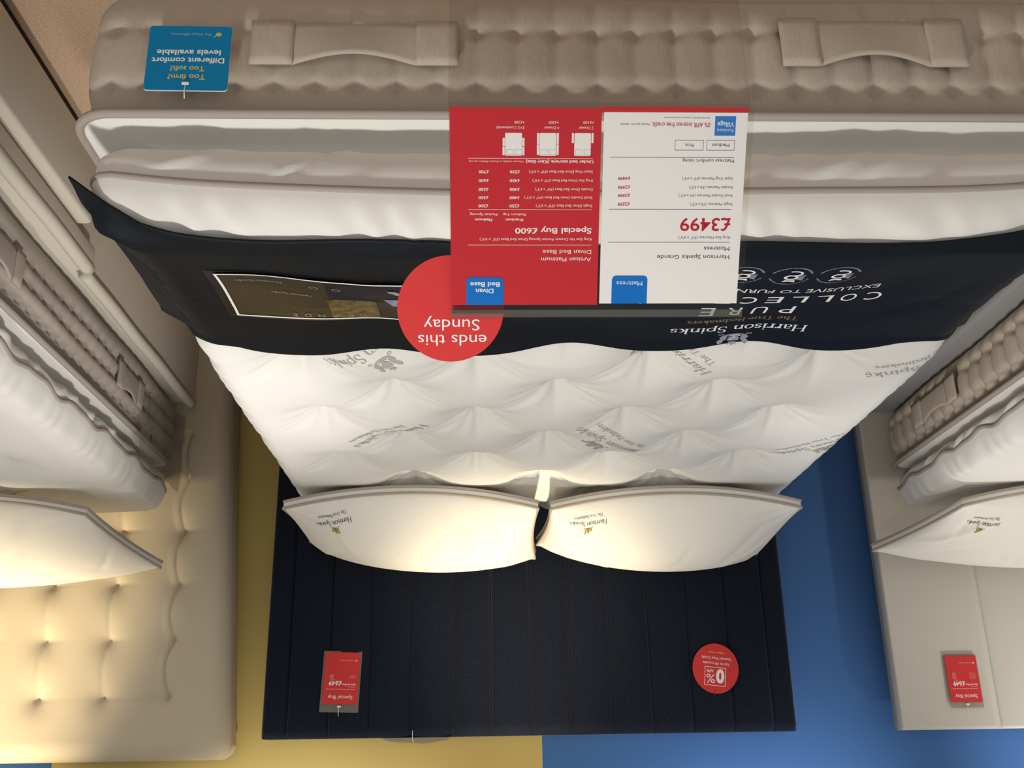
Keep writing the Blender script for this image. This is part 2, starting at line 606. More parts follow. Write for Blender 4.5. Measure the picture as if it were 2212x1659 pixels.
class Mattress:
    def __init__(s, name, cx, cy, a, b, zb, zs, zp, zt, label, group=None, quilt=0.005, pulls=(), pitch=0.069,
                 inset=0.05, tuft_x0=0.0, tuft_y0=2.0234, res=0.009, ds=0.008, tuft_rows=range(-3, 8), tuft_depth=1.0, side_mat=None, seed=3, finset=0.0, bands=False):
        s.cx, s.cy, s.a, s.b, s.zb, s.zs, s.zp, s.zt = cx, cy, a, b, zb, zs, zp, zt
        s.ta, s.tb = a-inset, b-finset/2
        s.tcy = cy+finset/2
        s.tr = 0.050
        s.T = []
        for j in tuft_rows:
            y = tuft_y0+0.19*j
            ks = (-1.5, -.5, .5, 1.5) if j % 2 == 0 else (-1, 0, 1)
            for k in ks:
                s.T.append((tuft_x0+0.38*k, y, j))
        s.td = tuft_depth
        R = random.Random(seed)
        s.tf = [(R.uniform(0, 6.28), R.choice((7, 8, 9)), R.uniform(.7, 1.2)) for _ in s.T]
        s.wr = [(R.uniform(0, 8), R.uniform(.018, .034), R.uniform(.25, 1.0), R.uniform(0.2, 1.4)) for _ in range(95)]
        s.root = empty(name, (cx, cy, zb))
        tag(s.root, label, 'mattress', 'display mattresses')
        s.wv = 0.007 if abs(cx) > 1 else 0.002
        s.press = 0.026 if name == 'mattress' and cx > -1 and cx < 1 else 0
        # --- taupe quilted side
        P, L = outline(cx, cy, a, b, 0.065, ds)
        zz = np.linspace(zb, zs, 56)
        n, m = len(P), len(zz)
        S = P[:, 4][:, None]
        Zg = zz[None, :]
        t = (Zg-zb)/(zs-zb)
        d = -0.026*np.clip(1-2*t, 0, 1)**5-0.030*np.clip((t-0.72)/0.28, 0, 1)**1.7+0.0*S
        # keep the creases off the rounded corners' ends by using arc length from the front-left
        ph = S/pitch
        fr = np.abs(ph-np.round(ph))*pitch            # distance to the nearest vertical stitch
        near = np.exp(-(fr/0.0085)**1.1)
        amp = quilt*(0.9+0.9*np.sin(S*1.3+1.0)**2)
        d = d-amp*near*(1-np.abs(2*t-1)**12)
        if bands:
            d = d+amp*near*0.75*(1-np.abs(2*t-1)**12)
            zs_all = [zb+0.012]+list(pulls)+[zs]
            for za_, zb_ in zip(zs_all[:-1], zs_all[1:]):
                d = d+quilt*0.9*np.sin(math.pi*np.clip((Zg-za_)/(zb_-za_), 0, 1))
        for zq in pulls if not bands else ():
            d = d-quilt*0.35*np.exp(-np.abs(Zg-zq)/0.012)-quilt*1.9*np.exp(-(fr/0.016)**2-((Zg-zq)/0.013)**2)
        for zq in pulls if bands else ():
            zl = Zg-zq-0.014*np.abs(np.sin(math.pi*S/pitch))
            d = d-quilt*0.9*np.exp(-np.abs(zl)/0.005)-quilt*0.6*np.exp(-(fr/0.010)**2-((Zg-zq)/0.010)**2)
        d = d+quilt*0.5*np.sin(S*9.0)*np.sin(Zg*30+S*2)
        Xg = P[:, 0][:, None]+P[:, 2][:, None]*d
        Yg = P[:, 1][:, None]+P[:, 3][:, None]*d
        V = np.stack([Xg, Yg, Zg+0*S], -1).reshape(-1, 3)
        Fc = gridf(n, m, wrap=True)
        Fc.append([i*m for i in range(n)][::-1])
        mk('side_panel', V, Fc, side_mat or M_TAUPE, s.root)
        s.quilt = quilt
        # --- lower piping
        pp = np.stack([P[:, 0]+P[:, 2]*0.001, P[:, 1]+P[:, 3]*0.001, np.full(n, zs+0.004)], 1)[::2]
        tube('piping', pp, 0.0085, M_PIPE, s.root, closed=True)
        # --- white ledge, valley and the underside of the topper
        P2, _ = outline(cx, s.tcy, s.ta, s.tb, s.tr, ds)
        P1, _ = outline(cx, cy, a, b, 0.065, ds, outline.used)
        h = zp-zs
        kk = h/0.148
        prof = [(-0.004, 0.006), (-0.02, 0.012), (-0.045, 0.011), (-0.072, 0.012), (-0.090, 0.025), (-0.092, 0.045),
                (-0.075, 0.048), (-0.050, 0.050), (-0.034, 0.056), (-0.022, 0.066), (-0.013, 0.079), (-0.007, 0.093), (-0.004, 0.107), (-0.003, 0.120), (-0.004, 0.132), (-0.003, h)]
        rows = []
        for k, (oo, dz) in enumerate(prof):
            dz = dz*kk if dz < h else dz
            blend = min(1.0, max(0.0, (k-2)/4))
            if oo < -0.012:
                q1, _ = outline(cx, cy, a+oo, b+oo, max(0.065+oo, 0.012), ds, outline.used)
                q2, _ = outline(cx, s.tcy, s.ta+oo, s.tb+oo, max(s.tr+oo, 0.012), ds, outline.used)
                base = q1*(1-blend)+q2*blend
                oo = 0.0
            else:
                base = P1*(1-blend)+P2*blend
            nx, ny = P2[:, 2], P2[:, 3]
            dd = np.full(len(P2), oo)
            zv = zs+dz+0*dd
            if k >= 6:
                q = (k-6)/(len(prof)-7)
                dd = dd+0.011*s.wrk(P2[:, 4], q)*math.sin(math.pi*min(q*1.02, 1))**0.6*min(1.0, (1-q)/0.3)
                zt_ = s.zpipe(base[:, 0], base[:, 1])
                zv = np.minimum(zv+(zt_-zp)*q, zt_-(1-q)*0.03)
            bx_, by_ = base[:, 0]+nx*dd, base[:, 1]+ny*dd
            fx, fy = s.scallop(bx_, by_)
            fb = min(1.0, max(0.0, (k-5)/6))
            rows.append(np.stack([bx_+(fx-bx_)*fb, by_+(fy-by_)*fb, zv], 1))
        V = np.stack(rows, 1)
        s.mid_rows = V
        V = V.reshape(-1, 3)
        mk('gusset', V, gridf(len(P2), len(prof), wrap=True), M_WHITE, s.root)
        # --- upper piping
        top = s.mid_rows[:, -1, :].copy()
        top[:, 2] = s.zpipe(top[:, 0], top[:, 1])+0.001
        s.pipe_pts = top
        tube('piping', top[::2], 0.0075, M_PIPE, s.root, closed=True)
        # --- quilted top
        us = s.axis(cx-s.ta, cx+s.ta, res)
        vs = s.axis(s.tcy-s.tb, s.tcy+s.tb, res)
        Xg, Yg = np.meshgrid(us, vs, indexing='ij')
        # pull the points in the rounded corners onto the outline
        dx, dy = Xg-cx, Yg-s.tcy
        qx, qy = np.abs(dx)-(s.ta-s.tr), np.abs(dy)-(s.tb-s.tr)
        cm = (qx > 0) & (qy > 0)
        rr = np.hypot(qx, qy)
        mxy = np.maximum(qx, qy)
        f = np.where(cm, mxy/np.maximum(rr, 1e-9), 1.0)
        Xg = np.where(cm, cx+np.sign(dx)*(s.ta-s.tr+qx*f), Xg)
        Yg = np.where(cm, s.tcy+np.sign(dy)*(s.tb-s.tr+qy*f), Yg)
        Zg = s.h(Xg, Yg)
        Xw, Yw = s.scallop(Xg, Yg)
        V = np.stack([Xw, Yw, Zg], -1).reshape(-1, 3)
        mk('quilted_top', V, gridf(len(us), len(vs)), M_WHITE, s.root)

    def scallop(s, x, y):
        # the two foot corners of the topper flare outwards
        for sx in (-1, 1):
            w_ = np.exp(-((x-s.cx-sx*s.ta)**2+(y-s.tcy+s.tb)**2)/0.095**2)
            x, y = x+sx*0.034*w_, y-0.006*w_
        return x, y

    def axis(s, lo, hi, res):
        e = np.array([0, .0015, .004, .008, .013, .019, .026, .034, .042, .050, .058, .066])
        mid = np.linspace(lo+.074, hi-.074, int((hi-lo-.148)/res))
        return np.concatenate([lo+e, mid, hi-e[::-1]])

    def zpipe(s, x, y):
        return s.zp-0.030*np.clip(np.abs(x-s.cx)/s.ta, 0, 1)**4+0.003*np.sin(x*7+1)+0.003*np.sin(y*6)+getattr(s, 'wv', 0)*(np.sin(y*26+1)+0.5*np.sin(y*47))

    def wrk(s, S, q):
        v = 0*S
        for (s0, wd, am, sl) in s.wr:
            v = v+am*np.exp(-(((S-s0-(0.5+sl)*0.10*(q-0.5))/(wd*0.8))**2))*(1 if sl > 0.6 else -1)
        return v

    def h(s, x, y, soft=False):
        """top surface height"""
        d = np.clip(sdf_in(x, y, s.cx, s.tcy, s.ta, s.tb, s.tr), 0, None)
        zp = s.zpipe(x, y)
        W = 0.075
        t = np.clip(d/W, 0, 1)
        edge = np.sqrt(np.clip(1-(1-t)**2, 0, 1))
        sag = 0.014*(np.clip(np.abs(x-s.cx)/s.ta, 0, 1))**3
        z = zp+(s.zt-sag-zp)*edge
        # fine gathers in the border
        g = np.exp(-((d-0.018)/0.018)**2)*np.clip(d/0.010, 0, 1)
        if not soft:
            z = z+0.008*g*(np.sin((x+0.5*d)*71+2*np.sin(x*19))*np.abs(np.sin(x*11+1))+0.7*np.sin(y*79+2*np.sin(y*23))*(np.abs(y-s.tcy) < s.tb-.05))
        lo = getattr(s, 'press', 0)*np.clip((2.01-y)/0.10, 0, 1)*(0.3+0.7*np.clip((y-1.5)/0.25, 0, 1))*edge
        z = z-lo
        dip = 0
        for (tx, ty, j), (p0, k, am) in zip(s.T, s.tf):
            dx, dy = x-tx, y-ty
            r = np.hypot(dx, dy)
            if soft:
                dip = dip+0.010*np.exp(-(r/0.085)**2)
                continue
            an = np.arctan2(dy, dx)
            rad = np.cos(k*an+p0+2.2*np.sin(an*2+p0))
            fold = 0.0050*am*rad*np.clip(r/0.03, 0, 1)*np.exp(-(r/0.085)**2)
            dip = dip+0.024*np.exp(-r/0.024)+0.044*np.exp(-(r/0.092)**2)
            # sharp crease running lengthways from every tuft
            cr = 0.017*np.exp(-np.abs(dx)/0.009)*np.exp(-((dy-0.02)/0.085)**2)
            # long swags between neighbouring tufts
            dip = dip+(fold+cr)
            for sx in (-1, 1):
                ux, uy = 0.894*sx, 0.447
                al = dx*ux+dy*uy
                ac = -dx*uy+dy*ux
                for c0 in (0.0, 0.022):
                    dip = dip+0.0062*np.exp(-((ac-c0*sx-0.25*al*al*sx)/0.008)**2)*np.exp(-((al-0.09)/0.06)**2)
        return z-s.td*dip*np.clip(d/0.05, 0, 1)**0.8+(0.004*s.td*edge if not soft else 0)

    def tufts(s, rows, xr=None):
        base = None
        for (x, y, j) in s.T:
            if j not in rows or (xr and not xr[0] <= x <= xr[1]):
                continue
            z = float(s.h(np.array(x), np.array(y)))+0.009
            if base is None:
                V, Fc = [], []
                R1 = random.Random(2)
                for k in range(10):
                    a = 6.283*k/10
                    rr = 0.0125*R1.uniform(.8, 1.15)
                    V.append((rr*math.cos(a), rr*.8*math.sin(a), 0.0))
                for k in range(10):
                    a = 6.283*k/10
                    V.append((0.006*math.cos(a), 0.005*math.sin(a), 0.007))
                Fc = [(k, (k+1) % 10, 10+(k+1) % 10, 10+k) for k in range(10)]+[tuple(range(10, 20))]
                base = mk('tuft', V, Fc, M_PIL, s.root, inv=True)
                o = base
            else:
                o = base.copy()
                COL.objects.link(o)
                o.parent = s.root
            o.location = Vector((x, y, z))-s.root.location
            o.rotation_euler = (0, 0, x*7+y*3)

    def handle(s, name_s0, s1, z0, z1, side, bow=0.014, m=None):
        """strap sewn to the side: side 'front' or 'left'/'right', from coordinate s0 to s1"""
        n, k = 30, 8
        m = m or M_TAUPE
        off = 0.006

        def put(t, v, dpt):
            u = name_s0+(s1-name_s0)*t
            z = z0+(z1-z0)*v
            if side == 'front':
                return (u, s.cy-s.b-dpt, z)
            if side == 'left':
                return (s.cx-s.a-dpt, u, z)
            return (s.cx+s.a+dpt, u, z)
        V = []
        for i in range(n+1):
            t = i/n
            mid = max(0.0, math.sin(math.pi*(t-0.2)/0.6)) if 0.2 < t < 0.8 else 0
            for j in range(k+1):
                v = j/k
                top = v-0.16*mid*v          # upper edge sags in the middle
                V.append(put(t, top, off+bow*mid*(v**1.5)+0.003*math.sin(math.pi*v)))
        o = mk('handle', V, gridf(n+1, k+1, flip=(side == 'left')), m, s.root)
        so = o.modifiers.new('thick', 'SOLIDIFY')
        so.thickness = 0.004
        so.offset = 0
        # end patches
        for t0, t1 in ((-0.01, 0.2), (0.8, 1.01)):
            V = []
            for i in range(9):
                for j in range(7):
                    t, v = t0+(t1-t0)*i/8, -0.03+1.07*j/6
                    e = math.sin(math.pi*i/8)*math.sin(math.pi*j/6)
                    V.append(put(t, v, off+0.005+0.004*min(1, e*2)))
            p = mk('patch', V, gridf(9, 7, flip=(side == 'left')), m, o, inv=True)
            p.matrix_parent_inverse = Matrix.Identity(4)
            p.location = -s.root.location
            so = p.modifiers.new('thick', 'SOLIDIFY')
            so.thickness = 0.004
            so.offset = 0
        return o


def logo(parent, fn, x, y, wd, ang, name='printed_logo', mat_dark=None, mat_gold=None, step=0.012, tagline=True, cr=True, mat_tag=None, clip=None):
    """Harrison Spinks mark: wordmark, tag line and crest draped on a surface"""
    d, g, tl = Ink(), Ink(), Ink()
    h = wd/9.6
    d.text('Harrison Spinks', -wd/2, 0, h, wd, ser=True)
    if tagline:
        (tl if mat_tag else d).text('The True Bedmakers', -wd*.40, -h*1.35, h*.62, wd*.80, ser=True)
    if cr:
        crest({'gold': g, 'dark': d}, 0.0, h*1.75, wd*.26)
    c, s_ = math.cos(ang), math.sin(ang)
    root = None
    for ink, m in ((d, mat_dark or M_PGREY), (g, mat_gold or mat_dark or M_PGREY), (tl, mat_tag)):
        if not ink.V or m is None:
            continue
        V, Fc = ink.arr()
        V = np.stack([V[:, 0]*c-V[:, 1]*s_+x, V[:, 0]*s_+V[:, 1]*c+y], 1)
        k = Ink().add(V, Fc)
        if clip is not None:
            keep = [f for f in Fc if all(clip(V[i][0], V[i][1]) for i in f)]
            k = Ink().add(V, keep)
            if not keep:
                continue
        k.drape(name, m, parent, fn, step)


# ---- main mattress
BX = -0.025
main = Mattress('mattress', BX, 2.444, 0.888, 1.009, 0.222, 0.482, 0.630, 0.717,
                'cream tufted mattress with taupe quilted side and two handles, under the navy runner',
                quilt=0.0055, pulls=(0.31, 0.425), inset=0.071, tuft_x0=0.0, res=0.0075, tuft_rows=range(-2, 8))
main.tufts([0, 1, 2, 3, 4, 5, 6])
main.handle(0.568, 0.222, 0.306, 0.390, 'front')
main.handle(-0.345, -0.665, 0.292, 0.386, 'front')


def on_main(x, y):
    return np.stack([x, y, main.h(x, y)+0.0011], 1)


for (lx, ly, an, rot) in ((0.425, 2.505, 0.80, 0), (-0.170, 2.560, -0.83, 0), (-0.215, 1.97, -0.62, 0), (0.42, 1.955, 0.72, 0), (-0.73, 2.62, 0.8, 0), (-0.80, 2.02, 0.5, 0)):
    logo(main.root, on_main, lx, ly, 0.275, an, step=0.010, cr=(lx != 0.425),  clip=lambda X_, Y_: abs(X_-BX) < 0.80 and Y_ > 1.95)

# divan under the main mattress
d = empty('divan_base', (BX, 2.45, 0))
tag(d, 'taupe divan base under the mattress with the navy runner', 'bed base', 'bed bases')
box('base_body', (BX-.84, 1.47, 0.02), (BX+.84, 3.462, 0.219), M_TAUPE2, d, 0.015)
for sx in (-1, 1):
    for y in (1.55, 3.38):
        box('foot', (BX+sx*.74-.03, y-.03, 0.0), (BX+sx*.74+.03, y+.03, 0.02), M_INKK, d)

# ------------------------------------------------------------------ foot runner
RX0, RX1 = -0.862, 0.832


def run_edge(x):
    """front edge of the runner"""
    u = (x-BX)/0.85
    return 1.470-0.048*np.clip((np.abs(u)-0.62)/0.38, 0, 1)**1.6+0.008*np.sin(x*9+1.0)*np.exp(-(x/0.6)**4)


def run_far(x):
    return 1.942-0.018*np.cos(2*math.pi*x/0.38)+0.010*np.sin(x*4)


def run_z(x, y):
    lim = 0.765
    xc = np.clip(x, BX-lim, BX+lim)
    yc = np.maximum(y, 1.500)
    z = main.h(xc, yc, soft=True)+0.007
    ex = np.clip(np.abs(x-BX)-0.66, 0, None)
    z = z-1.0*ex**2*0.9-0.30*np.clip(np.abs(x-BX)-0.765, 0, None)-0.20*np.clip(1.500-y, 0, None)
    z = z+0.0035*np.sin(x*6.5+y*9)*np.sin(y*7+1)+0.004*np.sin(y*11+1)*np.clip((np.abs(x-BX)-.7)/.15, 0, 1)
    d = sdf_in(x, y, main.cx, main.tcy, main.ta, main.tb, main.tr)
    xs_c, ys_c = main.scallop(x, y)
    xi, yi = 2*x-xs_c, 2*y-ys_c
    hz = np.maximum(main.h(x, y), main.h(xi, yi))+0.006
    d = np.maximum(d, sdf_in(xi, yi, main.cx, main.tcy, main.ta, main.tb, main.tr))
    z = np.where(d > -0.004, np.maximum(z, hz), z)
    z = np.where(d > -0.022, np.maximum(z, main.zpipe(x, y)+0.016), z)
    for sx in (-1, 1):
        z = z+0.016*np.exp(-((x-BX-sx*0.838)**2+(y-1.472)**2)/0.022**2)
    return z


runner = empty('foot_runner', (BX, 1.72, 0.70))
tag(runner, 'navy foot runner printed with white lettering, lying across the foot of the tufted mattress', 'bed runner')
nu, nv = 240, 70
uu = np.linspace(RX0, RX1, nu)
V = []
for x in uu:
    t = np.linspace(0, 1, nv)
    y = run_edge(x)*(1-t)+run_far(x)*t
    # side edges wave in and out a little
    xo = x+(0.010*np.sin(y*10+0.5)*max(0, abs(x-BX)-.75)/.1)
    V.append(np.stack([xo+0*y, y, run_z(xo+0*y, y)], 1))
V = np.concatenate(V)
rc = mk('runner_cloth', V, gridf(nu, nv), M_NAVY, runner)
so = rc.modifiers.new('thick', 'SOLIDIFY')
so.thickness = 0.0035
so.offset = 0


def on_run(x, y):
    return np.stack([x, y, run_z(x, y)+0.0026], 1)


logo(runner, on_run, -0.337, 1.838, 0.275, 0.03, mat_dark=M_INKW, mat_gold=M_SILV, mat_tag=M_TAN, step=0.012)
for i, ch in enumerate('PURE'):
    Ink().text(ch, -0.425+0.052*i, 1.744, 0.038, 0.028 if ch != 'U' else 0.030).drape('letter', M_INKW, runner, on_run, 0.012)
for i, ch in enumerate('COLLECTION'):
    Ink().text(ch, -0.575+0.0475*i, 1.690, 0.034, 0.030 if ch != 'I' else 0.003).drape('letter', M_INKW, runner, on_run, 0.012)
Ink().text('EXCLUSIVE TO FURNITURE VILLAGE', -0.555, 1.652, 0.018, 0.46).drape('lettering', M_INKW, runner, on_run, 0.012)
for i in range(4):
    k, g = Ink(), Ink()
    cx_, cy_ = -0.450+0.085*i, 1.583
    R_ = random.Random(5)
    for a in range(200, 345, 5):                      # ring of tiny lettering
        g.ring(cx_, cy_, .038, .040, R_.uniform(.003, .005), a, a+3.2, 2)
    for a in range(20, 160, 6):
        g.ring(cx_, cy_, .038, .040, R_.uniform(.002, .004), a, a+3.5, 2)
    k.ring(cx_-.002, cy_-.012, .017, .012, .0045, 60, 300, 14)
    k.ring(cx_-.002, cy_+.006, .013, .011, .005, -60, 250, 14)
    k.poly([(cx_-.012, cy_+.019), (cx_+.006, cy_+.019), (cx_+.010, cy_+.028), (cx_-.002, cy_+.025), (cx_-.014, cy_+.028)])
    for q in range(5):
        g.poly([(cx_-.014, cy_-.002+q*.0035), (cx_-.026, cy_-.008+q*.006), (cx_-.024, cy_-.004+q*.006), (cx_-.013, cy_+.001+q*.0035)])
    g.drape('emblem_ring', M_SILV, runner, on_run, 0.02)
    k.drape('emblem', M_INKW, runner, on_run, 0.02)

# leaflet sleeve lying on the runner
leaf = empty('leaflet', (0.47, 1.74, 0.70))
tag(leaf, 'dark photo leaflet with white border in a clear sleeve, lying on the navy runner', 'leaflet')
LX0, LX1, LY0, LY1 = 0.175, 0.645, 1.612, 1.802


def on_leaf(off):
    def f(x, y):
        # slightly rotated card: y slides with x
        yy = y+(0.5-(x-LX0)/(LX1-LX0))*0.05
        return np.stack([x, yy, run_z(x, yy)+0.0045+off], 1)
    return f


k = Ink().rect(LX0-.012, LY0-.010, LX1+.016, LY1+.010)
o = k.drape('clear_sleeve', acrylic('clear_film', (0.62, 0.62, 0.62)), leaf, on_leaf(0.0), 0.02)
Ink().rect(LX0, LY0, LX1, LY1).drape('card', mat('leaflet_brown', (0.020, 0.015, 0.012), 0.35, spec=0.5), leaf, on_leaf(0.0012), 0.02)
Ink().frame(LX0, LY0, LX1, LY1, 0.0048).drape('white_border', M_INKW, leaf, on_leaf(0.0022), 0.02)
Ink().rect(.375, 1.708, .465, LY1-.006).drape('photo_panel', mat('leaflet_gold', (0.13, 0.095, 0.035), 0.35, noise=0.5, wscale=60), leaf, on_leaf(0.0020), 0.02)
Ink().rect(.18, 1.622, .46, 1.708).drape('photo_panel', mat('leaflet_dark', (0.008, 0.009, 0.018), 0.35), leaf, on_leaf(0.0018), 0.02)
Ink().poly([(.19, 1.690), (.19, 1.728), (.345, 1.728), (.360, 1.690)]).drape('photo_panel', mat('leaflet_lilac', (0.24, 0.23, 0.33), 0.4, noise=0.3, wscale=90, stretch=(1, .1, 1)), leaf, on_leaf(0.0024), 0.02)
Ink().rect(.18, 1.736, .335, 1.756).drape('photo_panel', mat('leaflet_wood', (0.50, 0.33, 0.14), 0.4, noise=0.2, wscale=60, stretch=(.1, 1, 1)), leaf, on_leaf(0.0024), 0.02)
LI = mat('leaflet_tan_ink', (0.30, 0.27, 0.2), 0.5)
for wd_, x0_ in (('PURE', .250), ('GRANDE', .400)):
    for i, ch in enumerate(wd_):
        Ink().text(ch, x0_+.026*i, 1.777, .014).drape('letter', LI, leaf, on_leaf(0.003), 0.02)
Ink().text('Recycled polyester', .38, 1.70, .007).drape('lettering', LI, leaf, on_leaf(0.003), 0.02)
Ink().text('Harrison Spinks', .535, 1.640, .009, ser=True).drape('lettering', LI, leaf, on_leaf(0.003), 0.02)
Ink().text('Harrison Spinks', .49, 1.690, .008, ser=True).drape('lettering', LI, leaf, on_leaf(0.003), 0.02)
LG = mat('leaflet_grey_ink', (0.3, 0.3, 0.3), 0.5)
for cx_ in (.245, .285, .44, .48):
    Ink().ring(cx_, 1.650, .008, .006, .0014, 0, 360, 12).drape('icon', LG, leaf, on_leaf(0.003), 0.02)
Ink().poly([(.315, 1.643), (.325, 1.654), (.335, 1.643), (.345, 1.654), (.35, 1.643), (.335, 1.662), (.325, 1.662)]).drape('icon', LG, leaf, on_leaf(0.003), 0.02)

# ------------------------------------------------------------------ headboards
def relief_board(name, x0, x1, z0, z1, fn, m, parent, nx, nz, edge=0.018, xedge=None):
    """front skin of an upholstered board; fn(x,z) gives y; rounded at the rim"""
    xs_ = np.linspace(0, 1, nx)
    ex = np.array([0, .15, .4, .7, 1.0])
    zs_ = np.linspace(z0, z1, nz)
    V = []
    for u in xs_:
        for z in zs_:
            a, b = (x0, x1) if xedge is None else xedge(z)
            x = a+(b-a)*u
            V.append((x, 0, z))
    V = np.array(V)
    y = fn(V[:, 0], V[:, 2])
    V[:, 1] = y
    return mk(name, V, gridf(nx, nz), m, parent)


HY = 3.48
# navy channelled velvet headboard
hb = empty('headboard', (0.01, 3.55, 0))
tag(hb, 'dark navy velvet headboard with vertical channels, behind the two white pillows', 'headboard', 'headboards along the wall')
hx0, hx1, hz = -0.868, 0.898, 1.432
S0, SP = 0.0125, 0.1335


def navy_y(x, z):
    q = np.abs((x-S0)/SP-np.round((x-S0)/SP))*SP
    inside = (x > -0.79) & (x < 0.82)
    y = HY+0.012*np.where(inside, np.exp(-q/0.0045), 0)-0.010*np.where(inside, np.sin(np.clip(q/SP, 0, .5)*math.pi), 0)
    qs = ((x-S0)/SP-np.round((x-S0)/SP))*SP
    y = y-0.0035*np.where(inside, np.exp(-((qs+0.0065)/0.003)**2), 0)
    for e in (x-hx0, hx1-x, hz-z):
        t = np.clip(1-e/0.028, 0, 1)
        y = y+0.034*(1-np.sqrt(np.clip(1-t**2, 0, 1)))
    return y+0.0015*np.sin(z*9+x*20)*np.exp(-(q/.03)**2)


nx = 340
relief_board('padded_front', hx0, hx1, 0.0, hz, navy_y, M_VELVET, hb, 560, 90)
box('back_frame', (hx0, HY+.030, 0.0), (hx1, HY+.118, hz), M_VELVET, hb, 0.008)
# buttoned beige headboard (far right in the room)
hb2 = empty('headboard', (1.95, 3.55, 0))
tag(hb2, 'tall beige linen headboard with buttons and a padded rim', 'headboard', 'headboards along the wall')
Z2 = 1.492


def left2(z):
    return 1.078-0.088*np.clip((z-0.15)/1.34, 0, 1)**1.25


BT = [(1.195+0.2085*i, 0.75+0.183*j) for i in range(9) for j in range(4)]


def b2_y(x, z):
    y = 3.440+0*x
    e = np.minimum(x-left2(z), Z2-z)
    rc = np.hypot(np.clip(0.06-(x-left2(z)), 0, None), np.clip(0.06-(Z2-z), 0, None))
    e = np.where((x-left2(z) < 0.06) & (Z2-z < 0.06), 0.06-rc, e)
    t = np.clip(1-e/0.06, 0, 1)
    y = y+0.075*(1-np.sqrt(np.clip(1-np.clip(t, 0, 1)**2, 0, 1)))
    for bx, bz in BT:
        dx, dz = x-bx, z-bz
        r = np.hypot(dx, dz)
        y = y+0.020*np.exp(-r/0.020)+0.010*np.exp(-(r/0.055)**2)
        y = y+0.006*np.exp(-np.abs(dz)/0.005)*np.exp(-np.abs(dx+0.02)/0.035)*(dx < 0.0)
    for i in range(9):
        bx = 1.195+0.2085*i
        u = ((z-0.75)/0.183)
        arc = 0.018*np.sin(math.pi*(u-np.floor(u)))
        d = (x-bx-arc) if i == 0 else (x-bx-0.5*arc)
        on = (z > 0.4) & (z < 1.31)
        y = y+(0.016 if i == 0 else 0.005)*np.exp(-np.abs(d)/0.007)*on
        if i == 0:
            y = y+0.012*np.clip(d/0.03, 0, 1)*on*np.exp(-np.clip(d, 0, None)/.10)
    return y


V = []
nx, nz = 260, 190
zs_ = np.linspace(0, Z2, nz)
for u in np.concatenate([np.linspace(0, 0.06, 44), np.linspace(0.062, 0.165, 76), np.linspace(0.169, 0.55, 120), np.linspace(0.56, 1, 20)]):
    a = left2(zs_)
    b = 2.95
    V.append(np.stack([a+(b-a)*u, 0*zs_, zs_], 1))
V = np.concatenate(V)
# round the top corner of the outline
c0x, c0z, rr = 0.990+0.055, Z2-0.055, 0.055
dx, dz = c0x-V[:, 0], V[:, 2]-c0z
cm = (dx > 0) & (dz > 0)
mm = np.maximum(dx, dz)/np.maximum(np.hypot(dx, dz), 1e-9)
V[:, 0] = np.where(cm, c0x-dx*mm, V[:, 0])
V[:, 2] = np.where(cm, c0z+dz*mm, V[:, 2])
V[:, 1] = b2_y(V[:, 0], V[:, 2])
mk('padded_front', V, gridf(nx, nz), M_HB2, hb2)
# the rim returns to the back board
n = 40
zz = np.linspace(0, Z2-0.055, n)
P = [(left2(z), z) for z in zz]+[(c0x+rr*math.cos(math.radians(180-9*k)), c0z+rr*math.sin(math.radians(180-9*k))) for k in range(1, 11)]+[(2.95, Z2)]
V = []
for p in P:
    y0 = float(b2_y(np.array(p[0]), np.array(p[1])))
    V += [(p[0], y0, p[1]), (p[0], 3.585, p[1])]
mk('side_rim', V, gridf(len(P), 2, flip=True), M_HB2, hb2)
for bx, bz in BT:
    if bz > 0.8 and bx < 2.1:
        y = float(b2_y(np.array(bx), np.array(bz)))
        V, Fc = [], []
        for a_ in range(10):
            an = 6.283*a_/10
            V.append((bx+.007*math.cos(an), y-0.001, bz+.007*math.sin(an)))
        for a_ in range(10):
            an = 6.283*a_/10
            V.append((bx+.004*math.cos(an), y-0.004, bz+.004*math.sin(an)))
        Fc = [(k, (k+1) % 10, 10+(k+1) % 10, 10+k) for k in range(10)]+[tuple(range(10, 20))]
        mk('button', V, Fc, M_HB2, hb2)
# grey panelled headboard (far left in the room)
hb3 = empty('headboard', (-2.1, 3.55, 0))
tag(hb3, 'pale grey panelled headboard with a square edge and vertical seams', 'headboard', 'headboards along the wall')
Z3 = 1.435


def b3_y(x, z):
    q = np.abs((x+1.225+0.010)/0.305-np.round((x+1.225+0.010)/0.305))*0.305
    q = np.where(x > -1.30, 1, q)
    y = HY+0.011*np.exp(-q/0.0045)
    for e, r_ in ((-1.212-x, 0.006), (Z3-z, 0.010)):
        t = np.clip(1-e/r_, 0, 1)
        y = y+r_*(1-np.sqrt(np.clip(1-t**2, 0, 1)))
    return y


xa = np.concatenate([np.linspace(-3.05, -1.56, 120), np.linspace(-1.5575, -1.50, 30), np.linspace(-1.495, -1.25, 20), np.linspace(-1.245, -1.212, 24)])
za = np.concatenate([np.linspace(0, Z3-.02, 20), np.linspace(Z3-.018, Z3, 10)])
Xg, Zg = np.meshgrid(xa, za, indexing='ij')
V = np.stack([Xg, b3_y(Xg, Zg), Zg], -1).reshape(-1, 3)
mk('padded_front', V, gridf(len(xa), len(za)), M_HB3, hb3)
box('back_frame', (-3.05, HY+.004, 0), (-1.212, HY+.035, Z3-.001), M_HB3, hb3, 0.002)
box('back_board', (-3.05, HY+.038, 0), (-1.214, HY+.075, Z3-.002), M_BASE3, hb3, 0.004)
tube('seam_cord', [(-1.2115, HY+.036, z) for z in np.linspace(0.0, Z3, 30)], 0.003, M_BASE3, hb3)

